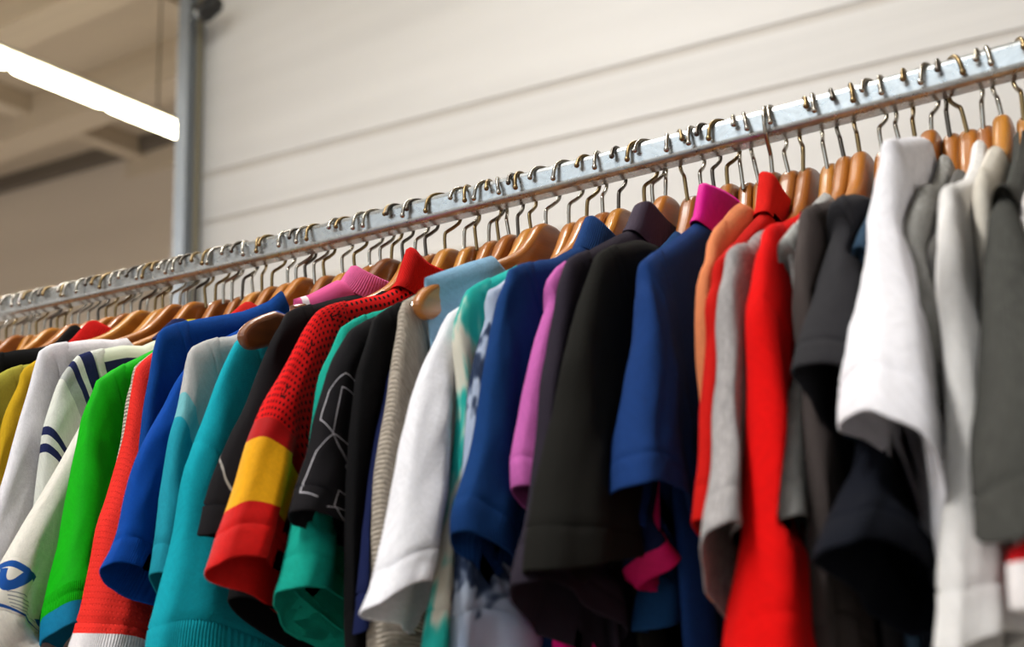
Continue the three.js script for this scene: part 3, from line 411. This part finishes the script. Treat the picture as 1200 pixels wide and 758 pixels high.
{
  const w = fabric('#e9e3e3'), r = fabric('#c90f18');
  add({ name: 't_shirt', cat: 't-shirt', label: 'white t-shirt sleeve with a red ring under the dark grey sweatshirt', X: 0.436, shA: [[0.06, -0.09], [0.14, -0.135], [0.185, -0.16]], outA: [[0.26, -0.24], [0.31, -0.32], [0.332, -0.36], [0.338, -0.383]], hemW: 0.12, tH: 0.06, fold: 0.7, lean: 0.008, mat: w, bands: [[24, w, 'sleeve'], [28, r, 'stripe', 'red ring'], [-1, w, 'sleeve_end']] });
}
add({ name: 'shirt', cat: 'shirt', label: 'off white shirt with slanting shoulder past the dark grey sweatshirt', X: 0.458, shA: [[0.06, -0.08], [0.14, -0.12], [0.19, -0.15]], outA: [[0.21, -0.2], [0.22, -0.3], [0.24, -0.6]], hemW: 0.12, tH: 0.02, fold: 0.5, mat: fabric('#cfc8bb') });


G.sort((p, q) => p.X - q.X);
// outlines in metres
for (const g of G) {
  g.h0 = railSag(g.X);
  const cv = q => { const [a, h] = onX(q[0], q[1], g.X); return [a, h]; };
  g.shM = g.shA || g.sh.map(cv);
  const wl2 = 0.5 * (g.tH ?? 0.032) / 2;               // the traced edge is the far side of the sleeve's thickness
  g.outM = g.outA || g.out.map((q, k) => onX(q[0], q[1], g.X - lerp(0.006, wl2, (k + 1) / g.out.length)));
  const O = g.outM[g.outM.length - 1];
  g.hemM = g.hem ? cv(g.hem) : [O[0] - (g.hemW || 0.15), O[1] - 0.012];
  {
    const W = g.hemW || 0.125, da = O[0] - g.hemM[0], sl = clamp((O[1] - g.hemM[1]) / Math.max(da, 0.012), -0.5, 0.7);
    if (da < W) g.hemM = [O[0] - W, O[1] - sl * W];
  }
  g.S = g.shM[g.shM.length - 1];
  const len = g.hangLen || clamp((g.S[0] - 0.004) / 0.2175, 0.82, 1);
  let tilt = Math.max(0, ...g.shM.map(([a, h]) => (hangTop(a / len) + g.h0 + 0.003 - h) / Math.max(a, 0.05) * (a > 0.06 ? 1 : 0)));
  g.tilt = clamp(Math.atan(tilt), 0, 0.2); g.len = len;
  if (g.tiltSet !== undefined) g.tilt = g.tiltSet;
  g.T = a => {                                          // shoulder ridge
    const base = hangAt(a, g.tilt, len) + g.h0 + 0.0035, k = g.shM[0][0];
    if (a <= k) return base;
    const p = poly(g.shM, a); return Math.max(base, p) * (1 - smooth(k + 0.03, k, a)) + base * smooth(k + 0.03, k, a);
  };
  g.edge = h => {                                       // near side edge of the body at height h
    if (g.tank) { const A = [g.S, ...g.outM]; if (h >= A[0][1]) return A[0][0]; for (let k = 1; k < A.length; k++) if (h >= A[k][1]) return lerp(A[k - 1][0], A[k][0], (h - A[k - 1][1]) / (A[k][1] - A[k - 1][1])); return A[A.length - 1][0]; }
    return lerp(g.S[0] - 0.008, g.S[0] - 0.022, smooth(g.S[1], g.S[1] - 0.12, h));
  };
  g.bot = g.bottom || -0.70;
  const P = [[-0.2, -0.14]];
  for (let k = 0; k <= 6; k++) { const a = lerp(-0.18, g.shM[0][0] + 0.001, k / 6); P.push([a, g.T(a)]); }
  P.push(...g.shM.slice(1), ...g.outM);
  if (!g.tank) { P.push(g.hemM); P.push([g.edge(g.hemM[1]), g.hemM[1]]); }
  P.push([g.edge(-0.6), g.bot], [-0.19, g.bot]);
  g.poly = P;
}
function sdPoly(P, x, y) {
  let d = 1e9, inside = false;
  for (let i = 0, j = P.length - 1; i < P.length; j = i++) {
    const [xi, yi] = P[i], [xj, yj] = P[j], ex = xj - xi, ey = yj - yi, wx = x - xi, wy = y - yi;
    const t = clamp((wx * ex + wy * ey) / (ex * ex + ey * ey + 1e-12), 0, 1), dx = wx - ex * t, dy = wy - ey * t;
    d = Math.min(d, dx * dx + dy * dy);
    if ((yi > y) !== (yj > y) && x < (xj - xi) * (y - yi) / (yj - yi) + xi) inside = !inside;
  }
  return (inside ? -1 : 1) * Math.sqrt(d);
}
function split(i, h) {                                  // where two neighbours touch: thick loose sleeves take more of the gap
  const p = G[i], q = G[i + 1], k = smooth(-0.15, -0.28, h), w = lerp(1, p.w ?? 1, k), v = lerp(1, q.w ?? 1, k);
  return p.X + (q.X - p.X) * clamp(w / (w + v), 0.14, 0.86);
}
function limits(i, a, h) {
  let R = 0.08, L = -0.08; const X = G[i].X;
  for (let k = 1; k <= 5; k++) {
    const j = i + k; if (j >= G.length) break;
    const b = split(j - 1, h) - X; if (b > R) break;
    R = Math.min(R, b - 0.0004 + Math.max(0, sdPoly(G[j].poly, a, h)) * 1.1);
  }
  for (let k = 1; k <= 5; k++) {
    const j = i - k; if (j < 0) break;
    const b = split(j, h) - X; if (b < L) break;
    L = Math.max(L, b + 0.0004 - Math.max(0, sdPoly(G[j].poly, a, h)) * 1.1);
  }
  const m = h > -0.2 && a < 0.2 ? 0.0063 : 0.003; return [Math.min(L, -m), Math.max(R, m)];
}
const softmin = (x, m, k) => { const d = x - m; return d < -k ? x : d > k ? m - 0 : x - (d + k) * (d + k) / (4 * k); };
function squeeze(i, a, h, b) { const [L, R] = limits(i, a, h); const k = 0.0025; let v = softmin(b, R, k); v = -softmin(-v, -L, k); return v; }

function gridGeo(rows, r0, r1, fit) {         // rows: arrays of {p:[x,y,z], uv:[u,v]}, last column repeats the first
  const m = rows[0].length, P = [], N = [], U = [], I = [];
  for (let r = r0; r <= r1; r++) for (let c = 0; c < m; c++) {
    P.push(...rows[r][c].p); N.push(...rows[r][c].n); U.push(...(fit ? [c / (m - 1) * fit, 1 - (r - r0) / (r1 - r0)] : rows[r][c].uv));
  }
  for (let r = 0; r < r1 - r0; r++) for (let c = 0; c < m - 1; c++) { const a = r * m + c, b = a + 1, d = a + m, e = d + 1; I.push(a, d, b, b, d, e); }
  const g = new THREE.BufferGeometry();
  g.setAttribute('position', new THREE.Float32BufferAttribute(P, 3)); g.setAttribute('normal', new THREE.Float32BufferAttribute(N, 3)); g.setAttribute('uv', new THREE.Float32BufferAttribute(U, 2)); g.setIndex(I);
  return g;
}
const va = new THREE.Vector3(), vb = new THREE.Vector3(), vc = new THREE.Vector3();
function normals(rows, closed = true) {
  const R = rows.length, m = rows[0].length;
  for (let r = 0; r < R; r++) for (let c = 0; c < m; c++) {
    const up = rows[Math.max(0, r - 1)][c].p, dn = rows[Math.min(R - 1, r + 1)][c].p;
    let lf, rt;
    if (closed) { lf = rows[r][c === 0 ? m - 2 : c - 1].p; rt = rows[r][c === m - 1 ? 1 : c + 1].p; } else { lf = rows[r][Math.max(0, c - 1)].p; rt = rows[r][Math.min(m - 1, c + 1)].p; }
    va.set(rt[0] - lf[0], rt[1] - lf[1], rt[2] - lf[2]); vb.set(dn[0] - up[0], dn[1] - up[1], dn[2] - up[2]);
    vc.crossVectors(vb, va); if (vc.lengthSq() < 1e-20) vc.set(0, 1, 0); vc.normalize();
    rows[r][c].n = [vc.x, vc.y, vc.z];
  }
}
function resample(P, n) {                               // Catmull-Rom through points, n+1 samples even in length
  const c = new THREE.CatmullRomCurve3(P.map(q => new THREE.Vector3(q[0], q[1], 0)), false, 'centripetal');
  c.arcLengthDivisions = 200; return c.getSpacedPoints(n).map(v => [v.x, v.y]);
}
function buildBody(g, i, root) {
  const n = 30, ds = [0, 0.002, 0.005, 0.010, 0.017, 0.03, 0.05, 0.08, 0.12, 0.16, 0.2, 0.24, 0.28, 0.32, 0.36, 0.42, 0.5, 0.56];
  const ph = [rnd() * 6, rnd() * 6, rnd() * 6], tb = g.tb || 0.0085, rows = [], hemLen = 0;
  const seedN = g.X * 37;
  ds.forEach((d, r) => {
    const v = d / 0.56, row = [];
    for (let c = 0; c <= 2 * n; c++) {
      const k = c <= n ? c : 2 * n - c, side = c <= n ? 1 : -1, s = Math.cos(Math.PI * k / n);
      const hm = lerp(g.S[1], g.bot, v), aN = g.edge(hm - 0.02), a = s > 0 ? s * aN : s * 0.19;
      const NW = g.collar ? 0.06 : clamp(g.shM[0][0], 0.03, g.sh ? 0.125 : 0.075), dip = g.collar ? 0.016 : side > 0 ? 0.05 : 0.026;
      const neck = 1 - smooth(NW - 0.012, NW + 0.004, Math.abs(a));
      let T = g.T(a);
      if (Math.abs(a) < NW) T = g.T(NW * Math.sign(a || 1)) - dip * Math.pow(Math.max(0, 1 - (a / NW) ** 2), 0.8);
      const h = lerp(T, g.bot, v);
      let th = tb * Math.sqrt(Math.max(0, 1 - Math.abs(s) ** 6)) * Math.max(neck, Math.min(1, Math.sqrt(d / 0.012)));
      const gr = smooth(0.03, 0.3, d);
      const fold = gr * (0.005 * Math.sin(a * 62 + ph[0] + d * 3) + 0.0035 * Math.sin(a * 118 + ph[1])) + 0.002 * smooth(0, 0.05, d) * noise.noise(a * 14, h * 9, seedN);
      let b = side * th * (1 + 0.5 * gr) + fold * (1 - neck * 0.8);
      b = squeeze(i, a, h, b);
      if (d < 0.012 && neck < 0.5) b = clamp(b, -tb, tb);
      row.push({ p: [b, h, a], uv: [c <= n ? a : 0.5 - a, d] });
    }
    rows.push(row);
  });
  normals(rows);
  if (g.bodyBands) {
    let r = 0; g.bodyBands.forEach(([end, mat, name]) => { mesh(name, gridGeo(rows, r, end), mat, root); r = end; });
  } else mesh('body', gridGeo(rows, 0, rows.length - 1), g.bodyMat || g.mat, root);
}
function buildSleeve(g, i, root, near) {
  const n = near ? 30 : 8, m = near ? 44 : 16;
  let S, sh0, outM, hemM;
  if (near) { S = g.S; outM = g.outM; hemM = g.hemM; }
  else { S = [0.195, g.T(-0.195)]; outM = [[0.212, -0.17], [0.225, -0.25], [0.235, -0.33]]; hemM = [0.09, -0.345]; }
  const T = a => near ? g.T(a) : g.T(-a);
  const pts = [[S[0] - 0.03, T(S[0] - 0.03) + 0.0012], [S[0] - 0.012, T(S[0] - 0.012) + 0.0014], [S[0], S[1] + 0.001], ...outM];
  const O = resample(pts, n), P0 = [S[0] - 0.055, S[1] - (g.armhole || 0.16)];
  const L = []; let acc = 0; O.forEach((q, k) => { if (k) acc += Math.hypot(q[0] - O[k - 1][0], q[1] - O[k - 1][1]); L.push(acc); });
  const tH = (g.tH ?? 0.032) / 2, t0 = g.t0 ?? 0.0100, ph = [rnd() * 6, rnd() * 6, rnd() * 6], fa = g.fold ?? 1, lean = g.lean ?? 0;
  const cuff = g.cuffRow ?? (n - 3), rows = [], seedN = g.X * 53 + 9;
  const grooves = near ? [2, cuff, ...(g.seamRows || [])] : [];
  const ring = (k, shrink, up, groove) => {
    const t = k / n, k0 = Math.min(n - 1, Math.floor(k)), o = [lerp(O[k0][0], O[k0 + 1][0], k - k0), lerp(O[k0][1], O[k0 + 1][1], k - k0)];
    const ii = [lerp(P0[0], hemM[0], t), lerp(P0[1], hemM[1], t)], row = [];
    const e = lerp(0.8, g.box ?? 0.62, smooth(0.1, 0.5, t));
    const hw = [(o[0] - ii[0]) / 2, (o[1] - ii[1]) / 2], hl = Math.hypot(...hw), sc = (hl - shrink - groove) / hl;
    for (let c = 0; c <= m; c++) {
      const f = c / m * Math.PI * 2, cx = Math.sign(Math.cos(f)) * Math.abs(Math.cos(f)) ** e, sy = Math.sign(Math.sin(f)) * Math.abs(Math.sin(f)) ** e;
      let a = (o[0] + ii[0]) / 2 + hw[0] * cx * sc, h = (o[1] + ii[1]) / 2 + hw[1] * cx * sc;
      const w = Math.max(0.001, (k === 0 ? t0 - 0.003 : lerp(t0, tH, Math.pow(t, 1.2))) - shrink);
      const gr = smooth(0.05, 0.9, t);
      let b = w * sy + lean * t * t;
      b += gr * fa * (0.0075 * Math.sin(cx * 2.6 + ph[0]) + 0.004 * Math.sin(cx * 5.2 + ph[1] + t * 1.5)) * (near ? 1 : 0.3);
      b += fa * smooth(0.03, 0.3, t) * (0.0046 * noise.noise(cx * 2.4 + t * 0.9, t * 1.7, seedN) + 0.003 * noise.noise(cx * 5.5 - t * 2.2, t * 3.4, seedN + 2) + 0.0016 * Math.abs(noise.noise(cx * 8 + t * 5, t * 5, seedN + 6))) + 0.001 * noise.noise(a * 46, h * 30, seedN + 4);
      h += gr * (g.hemDip ?? 0.012) * Math.sin(f - 0.35) * 0.5 + gr * fa * 0.004 * Math.sin(2 * f + ph[1]);
      h += up;
      b = squeeze(i, near ? a : -a, h, b) - groove * sy;
      row.push({ p: [b, h, near ? a : -a], uv: g.uvNorm && near ? [c / m, 1 - t] : [c / m * 0.36, -lerp(L[k0], L[k0 + 1], k - k0)] });
    }
    return row;
  };
  const at = [];
  for (let k = 0; k <= n; k++) {
    if (grooves.includes(k)) {
      rows.push(ring(k - 0.16, 0, 0, -0.0004)); at[k] = rows.length; rows.push(ring(k, 0, 0, 0.0014)); rows.push(ring(k + 0.16, 0, 0, -0.0003));
    } else { at[k] = rows.length; rows.push(ring(k, 0, 0, 0)); }
  }
  rows.push(ring(n, 0.0008, -0.0012, 0), ring(n, 0.0018, 0.0005, 0), ring(n - 1, 0.0022, 0, 0), ring(Math.max(0, n - 3), 0.003, 0, 0), ring(Math.max(0, n - 8), 0.0045, 0, 0));
  normals(rows);
  const last = rows.length - 1;
  if (near && g.bands) {
    let r = 0; for (const [end, mat, name, lab] of g.bands) { const e = end < 0 ? last : at[end]; const o = mesh(name, gridGeo(rows, r, e, mat.userData.fit), mat, root); if (lab) o.userData.label = lab; r = e; }
  } else if (near && g.cuffMat) {
    const sl = mesh('sleeve', gridGeo(rows, 0, at[cuff]), g.sleeveMat || g.mat, root);
    mesh('cuff', gridGeo(rows, at[cuff], last), g.cuffMat, sl);
  } else mesh('sleeve', gridGeo(rows, 0, last), g.sleeveMat || g.mat, root);
}
function buildCollar(g, i, root) {
  const c = g.collar; if (!c) return;
  const m = 40, lift = c.lift ?? 0.03, rows = [], A = c.a ?? 0.056;
  const prof = c.band ? [[0, -0.004, 0], [0.0005, 0.004, 0], [0, 0.009, 0.0], [-0.0012, 0.0115, 0.002], [-0.002, 0.008, 0.003], [-0.002, -0.004, 0.003]]
    : [[0.004, -0.008, 0], [-0.003, lift * 0.5, 0.003], [-0.004, lift * 0.9, 0.004], [-0.001, lift, 0.002], [0.005, lift * 0.9, -0.003], [0.013, lift * 0.45, -0.006], [0.022, -0.002, -0.008], [0.030, -0.010, -0.0085], [0.0295, -0.0115, -0.008], [0.022, -0.005, -0.006]];
  prof.forEach(([da, dh, db], r) => {
    const row = [];
    for (let k = 0; k <= m; k++) {
      const f = k / m * Math.PI * 2, cx = Math.sign(Math.cos(f)) * Math.abs(Math.cos(f)) ** 0.7, sy = Math.sign(Math.sin(f)) * Math.abs(Math.sin(f)) ** 0.7;
      const a = cx * (A + da), base = g.T(Math.sign(cx || 1) * 0.061) - 0.002 - 0.013 * (1 - cx * cx);
      let b = sy * (0.0092 - db * 0.35); b += 0.0015 * Math.sin(f * 3 + g.X * 50);
      const h = base + dh * (1 + 0.15 * Math.sin(f * 2 + g.X * 90));
      row.push({ p: [squeeze(i, a, h - 0.03, b), h, a], uv: [k / m * 0.3, r * 0.008] });
    }
    rows.push(row);
  });
  normals(rows);
  const o = mesh(c.band ? 'neckband' : 'collar', gridGeo(rows, c.inner ? 3 : 0, rows.length - 1), c.mat || g.mat, root);
  if (c.inner) mesh('collar_lining', gridGeo(rows, 0, 3), c.inner, o);
  if (c.label) o.userData.label = c.label;
}
G.forEach((g, i) => {
  const root = thing(g.name, g.label, g.cat, [g.X, RAIL_Y, 0]);
  buildBody(g, i, root);
  if (!g.tank) { buildSleeve(g, i, root, true); buildSleeve(g, i, root, false); }
  buildCollar(g, i, root);
  hanger(g.X, { tilt: g.tilt, len: g.len, label: 'wooden hanger in ' + g.label, ...(g.hang || {}) });
});
// hangers whose garments are hidden in the row
{
  const xs = G.map(g => g.X);
  for (let k = 0; k + 1 < xs.length; k++) {
    const gap = xs[k + 1] - xs[k], n = Math.floor(gap / 0.0128) - 1;
    for (let j = 1; j <= n; j++) hanger(xs[k] + gap * j / (n + 1), { tilt: Math.max(G[k].tilt, G[k + 1].tilt) + rr(0.05, 0.09), len: 0.56 });
  }
}
renderer.render(scene, camera);
